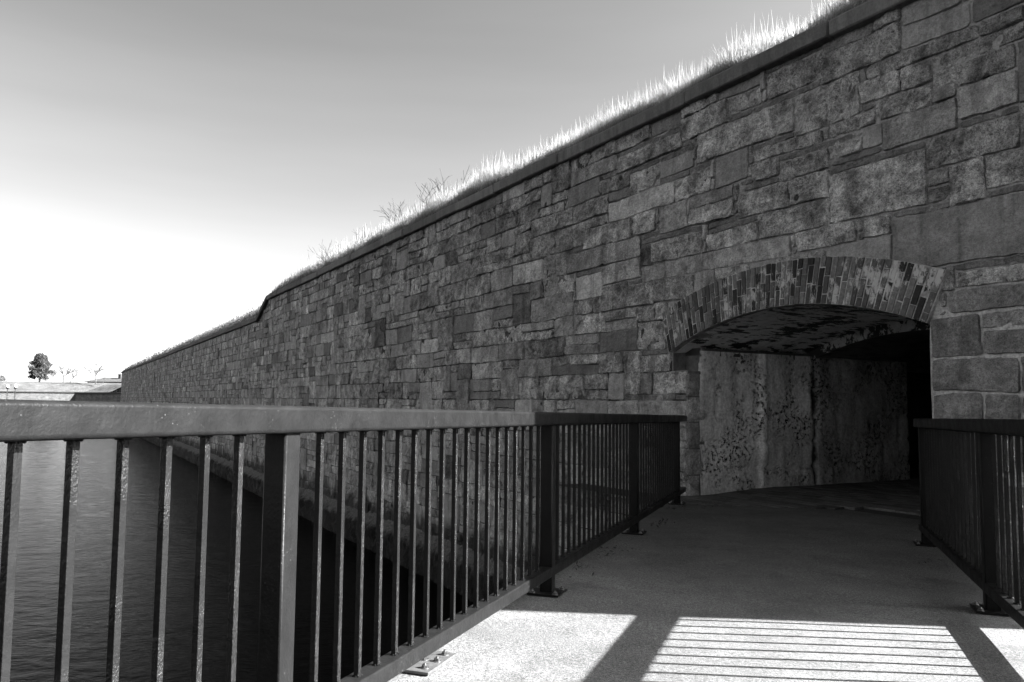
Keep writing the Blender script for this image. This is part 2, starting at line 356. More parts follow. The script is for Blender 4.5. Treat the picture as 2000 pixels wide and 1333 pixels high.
for j in range(NZ):
    i = 0
    ci = max(k for k in range(len(cb)) if cb[k] <= j); c0, c1 = cb[ci], min(NZ, cb[ci+1])
    while i < NX:
        if occ[i, j] != 0: i += 1; continue
        run = 0
        while i+run < NX and occ[i+run, j] == 0 and run < 34: run += 1
        far = (T0+i*CS) < -9
        wd = rnd.choice([5, 7, 8, 9, 10, 11, 12, 14, 17]) if not far else rnd.choice([4, 5, 6, 7, 8, 9, 10, 12])
        if run-wd < 3: wd = run if run < 17 else run//2
        if run <= 2: wd = run
        h = c1-j; rr_ = rnd.random()
        if j == c0 and rr_ < .17 and h >= 4: h = h//2
        elif rr_ > .87 and c1 < NZ and wd < 11: h += rnd.choice([2, 2, cb[min(len(cb)-1, ci+2)]-c1])
        hh = 0
        while hh < h+1 and j+hh < NZ and not occ[i:i+wd, j+hh].any(): hh += 1
        h = max(1, min(h, hh))
        if hh == h+1 and (j+hh >= NZ or occ[i:i+wd, j+hh].all()): h = hh
        r = rnd.random()
        kind = 1.0 if r < .66 else (.5 if r < .84 else .12)
        tone = rnd.uniform(.16, .30) if kind > .3 else rnd.uniform(.11, .27)
        if rnd.random() < .06: tone *= .5
        if rnd.random() < .05: tone *= 1.35
        place(i, i+wd, j, j+h, kind, tone)
        i += wd
V, F, AT, AR = [], [], [], []
for (a, b, c, d, kind, tone) in rects:
    x0, x1, z0, z1 = T0+a*CS, T0+b*CS, Z0+c*CS, Z0+d*CS
    mid = (x0+x1)/2
    if mid > -6: res = .034
    elif mid > -14: res = .06
    elif mid > -35: res = .10
    else: res = .2
    g = rnd.uniform(.002, .008) if mid > -30 else .010
    x0 += g; x1 -= g; z0 += g; z1 -= g
    jamb = mid > 3.4 and z0 < 1.95
    if jamb: x0 += .006 if a > 1443 else 0; x1 -= .006; z0 += .004; z1 -= .005
    wx, wz = x1-x0, z1-z0
    nx = max(2 if mid < -35 else 4, int(wx/res)); nz = max(2 if mid < -35 else 4, int(wz/res))
    us = [0]+[.009/wx]+[k/nx for k in range(1, nx)]+[1-.009/wx]+[1]; vs = [0]+[.009/wz]+[k/nz for k in range(1, nz)]+[1-.009/wz]+[1]
    base = len(V); H = rnd.uniform(.004, .046) if kind > .3 else rnd.uniform(.010, .022)
    if jamb: H = rnd.uniform(.03, .045); kind = min(kind, .45); tone = rnd.uniform(.13, .20)
    if d-c == 1: H = .003; kind = .4; tone = .13
    tx, tz = rnd.uniform(-.02, .02), rnd.uniform(-.02, .02)
    sx, sz = rnd.uniform(-.02, .02), rnd.uniform(-.03, .03)
    rc = rnd.uniform(.005, .04)
    off = Vector((rnd.uniform(0, 50), 0, 0))
    fine = mid > -35
    for v in vs:
        for u in us:
            x = x0+u*wx; z = z0+v*wz
            ex, ez = min(x-x0, x1-x), min(z-z0, z1-z); e = min(ex, ez)
            if ex < rc and ez < rc:          # rounded corner
                q = (rc-ex)*(rc-ez)/rc*.42
                x += q*(1 if x < (x0+x1)/2 else -1); z += q*(1 if z < (z0+z1)/2 else -1)
            y = -H*min(1, e/.009)
            if fine:
                p = Vector((x*1.0, 0, z*1.0))
                wv = noise.noise_vector(p*1.3)*.022+noise.noise_vector(p*7)*.010+noise.noise_vector(p*22)*.007
                if in_zone := (-.05 < x < TR+.05 and z < 1.5): wv = wv*.15
                x += wv.x+sx*(v-.5)*wz; z += wv.z+sz*(u-.5)*min(wx, .6)
                if e > .001:
                    rr = (fbm((p+off)*5, 4)*.034+fbm((p+off)*17, 3)*.017)*(kind*.95+.10) if mid > -14 else fbm((p+off)*5, 2)*.018*kind
                    y -= rr+tx*(u-.5)+tz*(v-.5)
            if e <= .001:
                fl = noise.noise(Vector((x*2.2, 7, z*2.2)))*.5+noise.noise(Vector((x*8, 3, z*8)))*.35
                y = .018+(-H*.85-.018)*sstep(.02, .22, fl)
            V.append((x, y, z)); AT.append(tone); AR.append(kind)
    n1 = len(us)
    for jj in range(len(vs)-1):
        for ii in range(n1-1):
            k = base+jj*n1+ii; F.append((k, k+1, k+n1+1, k+n1))
mas = mesh_obj('masonry', V, F, STONE, wall, {'tone': AT, 'roughness': AR})
print('stones', len(rects), 'verts', len(V))
# mortar bed behind the stones
def grid_patch(x0, x1, z0, z1, st, V, F, amp=.006):
    nx = max(1, int((x1-x0)/st)); nz = max(1, int((z1-z0)/st)); b = len(V)
    for j in range(nz+1):
        for i in range(nx+1):
            x = x0+(x1-x0)*i/nx; z = z0+(z1-z0)*j/nz
            V.append((x, (.008 if x < 3.4 or z > 2.1 else -.010)+amp*noise.noise(Vector((x*6, 3, z*6)))*(1 if x < 3.4 or z > 2.1 else 2.2), z))
    for j in range(nz):
        for i in range(nx):
            k = b+j*(nx+1)+i; F.append((k, k+1, k+nx+2, k+nx+1))
V, F = [], []
grid_patch(T0, -30, -2.1, 4.4, 1.0, V, F)
grid_patch(-30, -.30, -2.1, 4.4, .2, V, F)
grid_patch(-24.9, -.30, 4.4, 5.1, .2, V, F)
b = len(V); V += [(-26.8, .002, 4.4), (-24.9, .002, 4.4), (-24.9, .002, 5.1)]; F.append((b, b+1, b+2))
grid_patch(TR, T1, -2.1, 5.1, .1, V, F)
grid_patch(-.30, TR, 2.45, 5.1, .1, V, F)
grid_patch(-.30, 0, -2.1, 1.49, .1, V, F)
grid_patch(0, TR, -2.1, -.3, .1, V, F)
n = 40
b = len(V)
for k in range(n+1):
    t = -.30+(TR+.30)*k/n
    V.append((t, .002, (zI(t)+zO(t))/2-.1)); V.append((t, .002, 2.46))
for k in range(n): F.append((b+2*k, b+2*k+2, b+2*k+3, b+2*k+1))
mesh_obj('mortar', V, F, MORTAR, wall)
# end return of the wall (round the corner, out of frame) and far end return
bm = bmesh.new()
bbox(bm, T1-.02, T1+.04, 0.0, 30, -3.2, 5.24)
bbox(bm, T0-.05, T0+.0, 0.0, 30, -3.2, 4.5)
bm_obj('end_return', bm, MORTAR, wall)
# coping slabs
V, F, AT = [], [], []
def slab(x0, x1, zb0, zb1, h=.185, dz=0, dy=0, tone=.1):
    g = .010
    x0 += g; x1 -= g
    nx = max(2, int((x1-x0)/.18)); prof = [(.30, 0), (-.118, 0), (-.135, .014), (-.138, h-.02), (-.122, h), (.30, h+.01)]
    b = len(V)
    for i in range(nx+1):
        u = i/nx; x = x0+(x1-x0)*u; zb = zb0+(zb1-zb0)*u
        e = 0 if 0 < i < nx else .006
        for k, (y, z) in enumerate(prof):
            jn = noise.noise(Vector((x*3, y*9, z*9+zb)))*.010
            V.append((x, y+dy+(jn if k > 0 else 0)+e*(1 if k in (1, 2, 3, 4) else 0), zb+z+dz+jn*.6-e*(1 if k > 2 else -1)*.5)); AT.append(tone)
    m_ = len(prof)
    for i in range(nx):
        for k in range(m_-1):
            a = b+i*m_+k; F.append((a, a+m_, a+m_+1, a+1))
    F.append(tuple(b+k for k in range(m_))); F.append(tuple(b+nx*m_+k for k in reversed(range(m_))))
js = [7.79, 4.9, 2.42, .12, -1.58, -3.06, -4.22, -5.34]
while js[-1] > -24.5: js.append(js[-1]-rnd.uniform(1.0, 2.1))
js[-1] = -24.9
for a, c in zip(js[1:], js[:-1]): slab(a, c, 5.065, 5.065, .185, rnd.uniform(-.016, .016), rnd.uniform(-.024, .016), rnd.uniform(.075, .14))
slab(-26.7, -24.9, 4.37, 5.065, .19, 0, 0, .05)
t = -26.7
while t > T0+.5:
    d = rnd.uniform(1.2, 2.2); a = max(T0-.1, t-d); slab(a, t, 4.37, 4.37, .17, rnd.uniform(-.01, .01), rnd.uniform(-.01, .01), rnd.uniform(.06, .11)); t = a
mesh_obj('coping', V, F, COPING, wall, {'tone': AT})
# tidal footing
V, F = [], []
prof = [(0, -1.86), (-.06, -1.93), (-.16, -1.99), (-.26, -2.06), (-.33, -2.16), (-.36, -2.3), (-.38, -2.45), (-.38, -2.6), (-.36, -2.8), (-.3, -3.1)]
xs = []; t = T0
while t < T1: xs.append(t); t += (.07 if t > -14 else (.15 if t > -40 else .4))
for x in xs:
    for k, (y, z) in enumerate(prof):
        p = Vector((x*3, y*3, z*4)); a = 0 if k == 0 else (.035 if k < 4 else .09)
        d = fbm(p, 4)*a+fbm(p*4, 2)*a*.6
        V.append((x, y-d, z+d*.5))
for i in range(len(xs)-1):
    for k in range(len(prof)-1):
        a = i*len(prof)+k; F.append((a, a+1, a+len(prof)+1, a+len(prof)))
mesh_obj('footing', V, F, FOOT, wall)
# brick arch ring
ring = empty('arch_ring', (0, 0, 0), 0, wall)
V, F, AT = [], [], []
def ringpt(a, q):    # a 0..1 along the arch, q 0..1 through the ring
    ta = -.32+(TR+.32)*a; tb = -.46+(3.64+.46)*a
    pi = (ta, zI(ta)); po = (tb, zO(tb))
    return pi[0]+(po[0]-pi[0])*q, pi[1]+(po[1]-pi[1])*q
NB = 52; qt = .52
for k in range(NB):
    a0, a1 = k/NB, (k+1)/NB
    cuts = [0, .40, .79, 1.0] if k % 2 == 0 else [0, .21, .60, 1.0]
    jit = rnd.uniform(-.05, .05)
    cuts = [0, cuts[1]+jit, cuts[2]+jit, 1.0]
    if rnd.random() < .2: cuts = [0, rnd.uniform(.4, .6), 1.0]
    for q0, q1 in zip(cuts[:-1], cuts[1:]):
        if q1-q0 < .05: continue
        tone = rnd.choice([.02, .05, .07, .09, .10, .12, .13, .08, .015]); y = -.066+rnd.uniform(-.008, .008)
        ga = .12/NB; gq = .010
        c4 = [ringpt(a0+ga, q0+gq), ringpt(a1-ga, q0+gq), ringpt(a1-ga, q1-gq), ringpt(a0+ga, q1-gq)]
        cx_, cz_ = sum(p[0] for p in c4)/4, sum(p[1] for p in c4)/4
        b = len(V)
        for yy, s in ((.10, 1.0), (y+.005, 1.0), (y, .90)):
            for p in c4:
                jx = rnd.uniform(-.0055, .0055)
                V.append((cx_+(p[0]-cx_)*(s if s == 1 else 1-.006/.03*.5)+jx, yy, cz_+(p[1]-cz_)*(s if s == 1 else .97)+jx)); AT.append(tone)
        for L in (0, 4):
            for q in range(4):
                F.append((b+L+q, b+L+(q+1) % 4, b+L+4+(q+1) % 4, b+L+4+q))
        F.append((b+8, b+9, b+10, b+11))
mesh_obj('bricks', V, F, BRICK, ring, {'tone': AT})
V, F = [], []
for k in range(101):
    a = k/100
    for q, y in ((0.003, .25), (0.003, -.054), (.5, -.057), (1.0, -.052), (1.0, .1)):
        p = ringpt(a, q); V.append((p[0], y+.004*noise.noise(Vector((p[0]*20, q*9, 0))), p[1]))
for k in range(100):
    for q in range(4): i = k*5+q; F.append((i, i+1, i+6, i+5))
for b in (0, 500): F.append((b, b+1, b+2, b+3, b+4))
mesh_obj('joints', V, F, JOINT, ring)
# the vault
def vault(u0, u1, dz, name, n=46, m_=40):
    V, F = [], []
    for j in range(m_+1):
        u = u0+(u1-u0)*j/m_
        for k in range(n+1):
            t = -.33+(TR+.36)*k/n
            z = zI(min(max(t, -.32), TR))+dz+.02*noise.noise(Vector((t*2.5, u*2.5, 0)))
            V.append((t, u, z))
    for j in range(m_):
        for k in range(n): i = j*(n+1)+k; F.append((i, i+1, i+n+2, i+n+1))
    return V, F
V, F = vault(.03, 2.49, -.004, 'vault')
V2, F2 = vault(2.47, 9.0, -.13, 'vault')
b = len(V); V += V2; F += [tuple(i+b for i in f) for f in F2]
# step between the two vaults
b = len(V)
for k in range(47):
    t = -.33+(TR+.36)*k/46; z = zI(min(max(t, -.32), TR)); V += [(t, 2.47, z+.1), (t, 2.47, z-.15)]
for k in range(110): F.append((b+2*k, b+2*k+1, b+2*k+3, b+2*k+2))
mesh_obj('vault', V, F, VAULT, wall, smooth=True)
# passage side walls
def side(t, sgn, u0, u1, z0, z1, st=.045):
    V, F = [], []
    nu = int((u1-u0)/st); nz = int((z1-z0)/st)
    for j in range(nz+1):
        for i in range(nu+1):
            u = u0+(u1-u0)*i/nu; z = z0+(z1-z0)*j/nz
            d = fbm(Vector((u*1.7, z*1.7, sgn*5)), 4)*.028+fbm(Vector((u*9, z*9, sgn)), 2)*.007
            # block joints under the limewash
            jz = abs(((z+.2) % .36)-.18); row = int((z+.2)//.36); ju = abs(((u+row*.31) % .72)-.36)
            d -= .030*max(0, 1-(.18-jz)/.03)+.026*max(0, 1-(.36-ju)/.03)
            d -= .10*math.exp(-((u-2.47+.02*math.sin(z*7))/.030)**2)
            d += .045*sstep(1.33, 1.30, u)*sstep(.1, .5, u)*0
            if u > 1.3 and u < 1.46: d += .03*sstep(1.30, 1.33, u)*sstep(1.46, 1.42, u)
            V.append((t+sgn*d, u, z))
    for j in range(nz):
        for i in range(nu): k = j*(nu+1)+i; F.append((k, k+1, k+nu+2, k+nu+1))
    return V, F
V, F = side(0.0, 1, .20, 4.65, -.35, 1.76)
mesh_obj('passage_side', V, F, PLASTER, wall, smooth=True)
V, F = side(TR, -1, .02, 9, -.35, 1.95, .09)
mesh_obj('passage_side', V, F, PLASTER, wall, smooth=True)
bm = bmesh.new()
bbox(bm, -2.5, 4, 9.0, 9.1, -.5, 2.5)                 # closed far end of the bend
bbox(bm, -2.5, -2.4, 4.6, 9.0, -.5, 2.5)
bbox(bm, -2.5, -.3, 4.62, 9.0, 2.05, 2.15)
bbox(bm, -2.5, -.06, 4.55, 4.63, -.5, 2.15)
bbox(bm, -.34, -.02, .24, 4.6, 1.70, 1.80)
bm_obj('passage_end', bm, mat_flat('dark_stone', .05), wall)  # one even dark tone closes off the passage
# reveal quoins at the left jamb
V, F, AT, AR = [], [], [], []
def quoin(z0, z1, dep, x0=0.0, tone=.2):
    b = len(V); n_ = 6; m_ = 6
    for j in range(m_+1):
        for i in range(n_+1):
            u = -.022+(dep+.02)*i/n_; z = z0+.008+(z1-z0-.016)*j/m_
            e = i in (0, n_) or j in (0, m_)
            V.append((x0+(-.01 if e else .012)+.010*fbm(Vector((u*6, z*6, 2)), 3), u, z)); AT.append(tone); AR.append(.5)
    for j in range(m_):
        for i in range(n_): k = b+j*(n_+1)+i; F.append((k, k+1, k+n_+2, k+n_+1))
z = -.3
for k, (zt, dp) in enumerate([(.1, .2), (.45, .24), (.80, .22), (1.14, .34), (1.49, .22)]):
    quoin(z, zt, dp, 0, rnd.uniform(.15, .26)); z = zt
mesh_obj('quoins', V, F, STONE, wall, {'tone': AT, 'roughness': AR})
bm = bmesh.new(); bbox(bm, -.33, 0, .0, .26, 1.44, 1.485, .008); bbox(bm, -.36, -.32, .0, .3, 1.44, 1.78); bbox(bm, -.34, .0, .24, .30, 1.40, 1.8)
bbox(bm, -.05, -.016, 0.0, .3, -.5, 1.46)
bm_obj('impost', bm, mat_flat('impost_stone', .10, .9, .2, .4, 9), wall)
# passage floor pavers
paver = empty('brick_paving', (JX, JY, 0), WA); tag(paver, kind='structure')
def w2(tx, ty): return (JX+.4918*tx+.8707*ty, JY-.8707*tx+.4918*ty)
BD = Vector((.3401, .9404)); BR = Vector((.9404, -.3401)); SL = .0158
def deckz(x, y): return -SL*(x*BD.x+y*BD.y)
V, F, AT = [], [], []
a = .27; bw = .16
for j in range(-8, 58):
    for i in range(-8, 18):
        u0 = -1.5+j*bw; t0 = -.2+i*a+(a/2 if j % 2 else 0)
        tc, uc = t0+a/2, u0+bw/2
        X, Y = w2(tc, uc)
        lim = 9.78-.26*(X-2.0) if X < 4.1 else 9.23-1.4*(X-4.1)
        if tc < -.1 or tc > TR+.1: 
            continue
        if Y < lim+.05*noise.noise(Vector((X*2, 0, 0))): continue
        if uc < -.2: pass
        g = .005; b = len(V); dz = rnd.uniform(-.004, .004)
        for (x_, y_) in ((t0+g, u0+g), (t0+a-g, u0+g), (t0+a-g, u0+bw-g), (t0+g, u0+bw-g)):
            XX, YY = w2(x_, y_)
            zz = max(deckz(XX, YY), -.2)+.008+.066*sstep(.2, 1.6, y_)+dz*.6+.006*noise.noise(Vector((x_*2, y_*2, 0)))
            V.append((x_, y_, zz))
        tn = rnd.uniform(.03, .08)
        for q in range(4): 
            p = V[b+q]; cx_, cy_ = t0+a/2, u0+bw/2
            V.append((p[0]+(p[0]-cx_)*-.0+(.004 if p[0] > cx_ else -.004), p[1]+(.004 if p[1] > cy_ else -.004), p[2]-.03))
        AT += [tn]*8
        F.append((b, b+1, b+2, b+3))
        for q in range(4): F.append((b+4+q, b+4+(q+1) % 4, b+(q+1) % 4, b+q))
mesh_obj('pavers', V, F, PAVER, paver, {'tone': AT})
V, F = [], []
for j in range(30):
    for i in range(12):
        x_, y_ = -2.4+6.2*i/11, -.6+10*j/29; XX, YY = w2(x_, y_)
        V.append((x_, y_, max(deckz(XX, YY), -.2)-.03+.075*sstep(.2, 1.4, y_)))
for j in range(29):
    for i in range(11): k = j*12+i; F.append((k, k+1, k+13, k+12))
mesh_obj('bedding', V, F, mat_flat('bedding_sand', .03, .9, .2, .4, 20), paver)
# earth bank behind the coping
V, F = [], []
xs = []; t = T0-6
while t < T1+.05: xs.append(t); t += .5 if t > -40 else 1.5
offs = [.10, .25, .5, .9, 1.4, 2.1, 3.0, 4.2, 6, 9, 14, 22]
hs = [0, .04, .12, .26, .42, .58, .70, .78, .82, .84, .84, .84]
fhs = [0, .10, .36, .72, .95, 1.05, 1.1, 1.12, 1.14, 1.15, 1.15, 1.15]
def bankh(t, of):
    k = min(1, max(0, (-25.5-t)/2.5)); return float(np.interp(of, offs, hs))*(1-k)+float(np.interp(of, offs, fhs))*k
for x in xs:
    zt = ztop(x)+.175
    for o_, h in zip(offs, hs):
        h = bankh(x, o_)
        V.append((x, o_, zt+h+.05*noise.noise(Vector((x*.8, o_*.8, 0)))*min(1, o_)))
for i in range(len(xs)-1):
    for k in range(len(offs)-1): a = i*len(offs)+k; F.append((a, a+len(offs), a+len(offs)+1, a+1))
o = mesh_obj('earth_bank', V, F, BANK, None, smooth=True); o.location = (JX, JY, 0); o.rotation_euler = (0, 0, WA); tag(o, kind='structure')
be = [(T1+.03, o_, ztop(T1)+.175+h) for o_, h in zip(offs, hs)]
n_ = len(be); be += [(T1+.03, 22, 5.0), (T1+.03, .10, 5.0)]
mesh_obj('bank_end', be, [tuple(range(len(be)))], MORTAR, wall)
def bankz(t, of):
    return ztop(t)+.175+bankh(t, of)
# grass along the coping
V, F, AH, AT = [], [], [], []
def blade(x, y, z, h, wd, lean, az, tone, plume=False):
    lean *= 1.5
    b = len(V); dx, dy = math.cos(az)*lean, math.sin(az)*lean
    fa = rnd.uniform(0, math.pi); wx, wy = math.cos(fa)*wd/2, math.sin(fa)*wd/2
    pr = ((0, .7), (.4, 1), (.75, .9), (1, 0)) if not plume else ((0, .35), (.45, .4), (.72, 1.5), (1, 0))
    for f_, s in pr:
        cx_, cy_, cz_ = x+dx*f_*f_, y+dy*f_*f_, z+h*f_*(1-.12*f_*abs(lean)/h)
        if s == 0: V.append((cx_, cy_, cz_)); AH.append(f_); AT.append(tone)
        else:
            V.append((cx_-wx*s, cy_-wy*s, cz_)); V.append((cx_+wx*s, cy_+wy*s, cz_)); AH.extend((f_, f_)); AT.extend((tone, tone))
    F.append((b, b+1, b+3, b+2)); F.append((b+2, b+3, b+5, b+4)); F.append((b+4, b+5, b+6))
t = 7.6
def clumps(t0, t1, per_m, hmin, hmax, wd, nb, omax):
    n_ = int((t0-t1)*per_m)
    for _ in range(n_):
        t = rnd.uniform(t1, t0); of = .16+omax*rnd.random()**1.3
        zz = bankz(t, of)-.02
        hc = rnd.uniform(hmin, hmax)*(1+.5*noise.noise(Vector((t*.9, of, 0))))*(1.0 if of > .45 else .62)
        tn = rnd.random()
        sp = rnd.random() < .22
        for k in range(nb):
            r = rnd.random()*.09; az = rnd.uniform(0, 6.28)
            first = k == 0 and sp
            h = hc*(1.3 if first else rnd.uniform(.45, 1.0))
            blade(t+r*math.cos(az), of+r*math.sin(az), zz, h, wd*(1.2 if first else 1), h*rnd.uniform(.03, .32)*(.3 if first else 1), az, min(1, max(0, tn+rnd.uniform(-.3, .3))), first or rnd.random() < .25)
clumps(7.7, -4, 900, .34, .60, .0048, 14, 1.0)
clumps(-4, -14, 650, .42, .68, .007, 12, 1.1)
clumps(-14, -27, 330, .46, .74, .011, 10, 1.4)
clumps(-27, -60, 90, .22, .40, .020, 7, 2.6)
clumps(-60, -113, 45, .25, .42, .035, 6, 3.0)
g = mesh_obj('wild_grass', V, F, mat_blade('dry_grass', .11, .31, .48), None, {'h': AH, 'tone': AT}); g.location = (JX, JY, 0); g.rotation_euler = (0, 0, WA)
tag(g, 'tall dry grass lit by the sun along the top of the fort wall', 'grass', kind='stuff')
print('grass verts', len(V))

# branching plants
def tube(bm, p, q, r0, r1, n=5):
    d = (q-p); 
    if d.length < 1e-5: return
    z = d.normalized(); x = z.orthogonal().normalized(); y = z.cross(x)
    A = [bm.verts.new(p+(x*math.cos(a)+y*math.sin(a))*r0) for a in [6.283*k/n for k in range(n)]]
    B = [bm.verts.new(q+(x*math.cos(a)+y*math.sin(a))*r1) for a in [6.283*k/n for k in range(n)]]
    for k in range(n): bm.faces.new((A[k], A[(k+1) % n], B[(k+1) % n], B[k]))
    bm.faces.new(B)
def branch(bm, R, p, d, L, r, lv, spread=.6, up=.2, tips=None, nseg=3, rmin=.0):
    q = p; dd = d.normalized()
    for k in range(nseg):
        nd = (dd+Vector((R.gauss(0, .16), R.gauss(0, .16), R.gauss(0, .10)+up*.12))).normalized()
        n2 = q+nd*L/nseg; tube(bm, q, n2, max(rmin, r*(1-k*.28/nseg*3*.33)), max(rmin, r*(1-(k+1)*.28/nseg*3*.33)), 5 if lv > 1 else 3); q = n2; dd = nd
        if lv > 0 and (k > 0 or lv < 3):
            for _ in range(R.choice([1, 1, 2])):
                s = (dd+Vector((R.gauss(0, spread), R.gauss(0, spread), R.gauss(0, spread*.6)+up))).normalized()
                branch(bm, R, q, s, L*R.uniform(.5, .78), r*.55, lv-1, spread, up, tips, nseg, rmin)
    if tips is not None: tips.append(q.copy())
TW = mat_flat('grey_twigs', .028)
for k, (t, h, tl, lb) in enumerate([(-18.6, .62, 0, 'bare twiggy bush low in the grass, leftmost of the bushes on the wall top'), (-15.4, .45, .3, 'small bare sprig second from left among the bushes on the wall top'), (-12.6, .55, .2, 'bare spreading bush in the middle of those on the wall top'), (-10.4, .85, .1, 'tallest bare bush standing out of the grass on the wall top'), (-8.9, .6, .2, 'short bare sprig right of the tallest bush on the wall top')]):
    X, Y = w2(t, .8)
    rb = random.Random(40+k); bm = bmesh.new()
    for _ in range(7 if k in (0, 3, 2) else 3):
        branch(bm, rb, Vector((0, 0, 0)), Vector((rb.gauss(0, .5), rb.gauss(0, .5), 1)), h*rb.uniform(.6, .9)*.75+.30, .012, 2, .55, .15, rmin=.0045)
    o = bm_obj('bare_bush', bm, TW); o.location = (X, Y, bankz(t, .8)); tag(o, lb, 'bush', 'bare bushes on the wall top')

# ---------------------------------------------------------------- footbridge
BZ = -math.atan2(.3401, .9404)
bridge = empty('footbridge', (0, 0, 0), BZ); tag(bridge, 'gritted concrete footbridge deck crossing the moat to the arched passage', 'footbridge')
# local x = across (right), y = along
def sh(co): return Vector((co.x, co.y, co.z-SL*co.y))
def loc(x, y): return (x*BR.x+y*BR.y, x*BD.x+y*BD.y)
JL = loc(JX, JY)
DL, DR = -1.55, 1.12
wd_ = Vector(loc(.4918, -.8707)); wn_ = Vector(loc(.8707, .4918))
def wally(x, off=0):      # y on the wall line for a given x
    ox = JL[0]+wn_.x*off; oy = JL[1]+wn_.y*off
    return oy+(x-ox)/wd_.x*wd_.y
V, F = [], []
nx, ny = 18, 90
for j in range(ny+1):
    for i in range(nx+1):
        x = DL+(DR-DL)*i/nx; ye = wally(x, -.03); y = -9+(ye+9)*j/ny
        V.append((x, y, -SL*y+.003*noise.noise(Vector((x*1.3, y*1.3, 0)))))
for j in range(ny):
    for i in range(nx): k = j*(nx+1)+i; F.append((k, k+1, k+nx+2, k+nx+1))
# tongue of the deck inside the passage
b = len(V)
for j in range(9):
    for i in range(13):
        t_ = .0+TR*i/12; u_ = -.03+1.6*j/8; XX, YY = w2(t_, u_); X2, Y2 = loc(XX, YY); V.append((X2, Y2, -SL*Y2+.003*noise.noise(Vector((X2*1.3, Y2*1.3, 0)))))
for j in range(8):
    for i in range(12): k = b+j*13+i; F.append((k, k+1, k+14, k+13))
mesh_obj('deck', V, F, DECK, bridge, smooth=True)
bm = bmesh.new()
V = [(DL+.004, -9, -.005), (DR-.004, -9, -.005), (DR-.004, wally(DR), -.005), (DL+.004, wally(DL), -.005)]
V += [(x, y, -.32) for x, y, z in V]
vs = [bm.verts.new(sh(Vector(p))) for p in V]
for q in ((4, 5, 6, 7), (0, 4, 7, 3), (1, 2, 6, 5), (0, 1, 5, 4)): bm.faces.new([vs[i] for i in q])
bm_obj('slab', bm, DEDGE, bridge)
bm = bmesh.new()
for x in (-1.2, -.1, .85): bbox(bm, x-.12, x+.12, -9, wally(x)-.1, -.85, -.325)
for v in bm.verts: v.co = sh(v.co)
bm_obj('beam', bm, DEDGE, bridge)
# bolted deck plate + debris
PS = [(-1.60, 2.97), (-1.42, 2.97), (-1.42, 3.25), (-1.60, 3.25)]

def rounded(bm, x0, x1, y0, y1, z0, z1, bev, seg=3):
    b2 = bmesh.new(); bbox(b2, x0, x1, y0, y1, z0, z1)
    es = [e for e in b2.edges if abs((e.verts[0].co-e.verts[1].co).normalized().z if False else 1) > 0]
    L = max(x1-x0, y1-y0, z1-z0)
    es = [e for e in b2.edges if (e.verts[0].co-e.verts[1].co).length > L*.98]
    bmesh.ops.bevel(b2, geom=es, offset=bev, segments=seg, affect='EDGES', profile=.5)
    for f in b2.faces: f.smooth = len(f.verts) == 4 and False
    me = bpy.data.meshes.new('tmp'); b2.to_mesh(me); b2.free(); bm.from_mesh(me); bpy.data.meshes.remove(me)

def nut_mesh():
    bm = bmesh.new()
    bmesh.ops.create_cone(bm, cap_ends=True, segments=16, radius1=.019, radius2=.018, depth=.003, matrix=Matrix.Translation((0, 0, .0015)))
    bmesh.ops.create_cone(bm, cap_ends=True, segments=6, radius1=.013, radius2=.0125, depth=.010, matrix=Matrix.Translation((0, 0, .008)))
    bmesh.ops.create_cone(bm, cap_ends=True, segments=10, radius1=.007, radius2=.005, depth=.007, matrix=Matrix.Translation((0, 0, .0165)))
    me = bpy.data.meshes.new('nut'); bm.to_mesh(me); bm.free(); me.materials.append(STEEL); return me
NUT = nut_mesh()
def add_nut(x, y, z, parent):
    o = bpy.data.objects.new('nut', NUT); COL.objects.link(o); o.parent = parent; o.location = (x, y, z); o.rotation_euler = (0, 0, random.uniform(0, 1)); return o

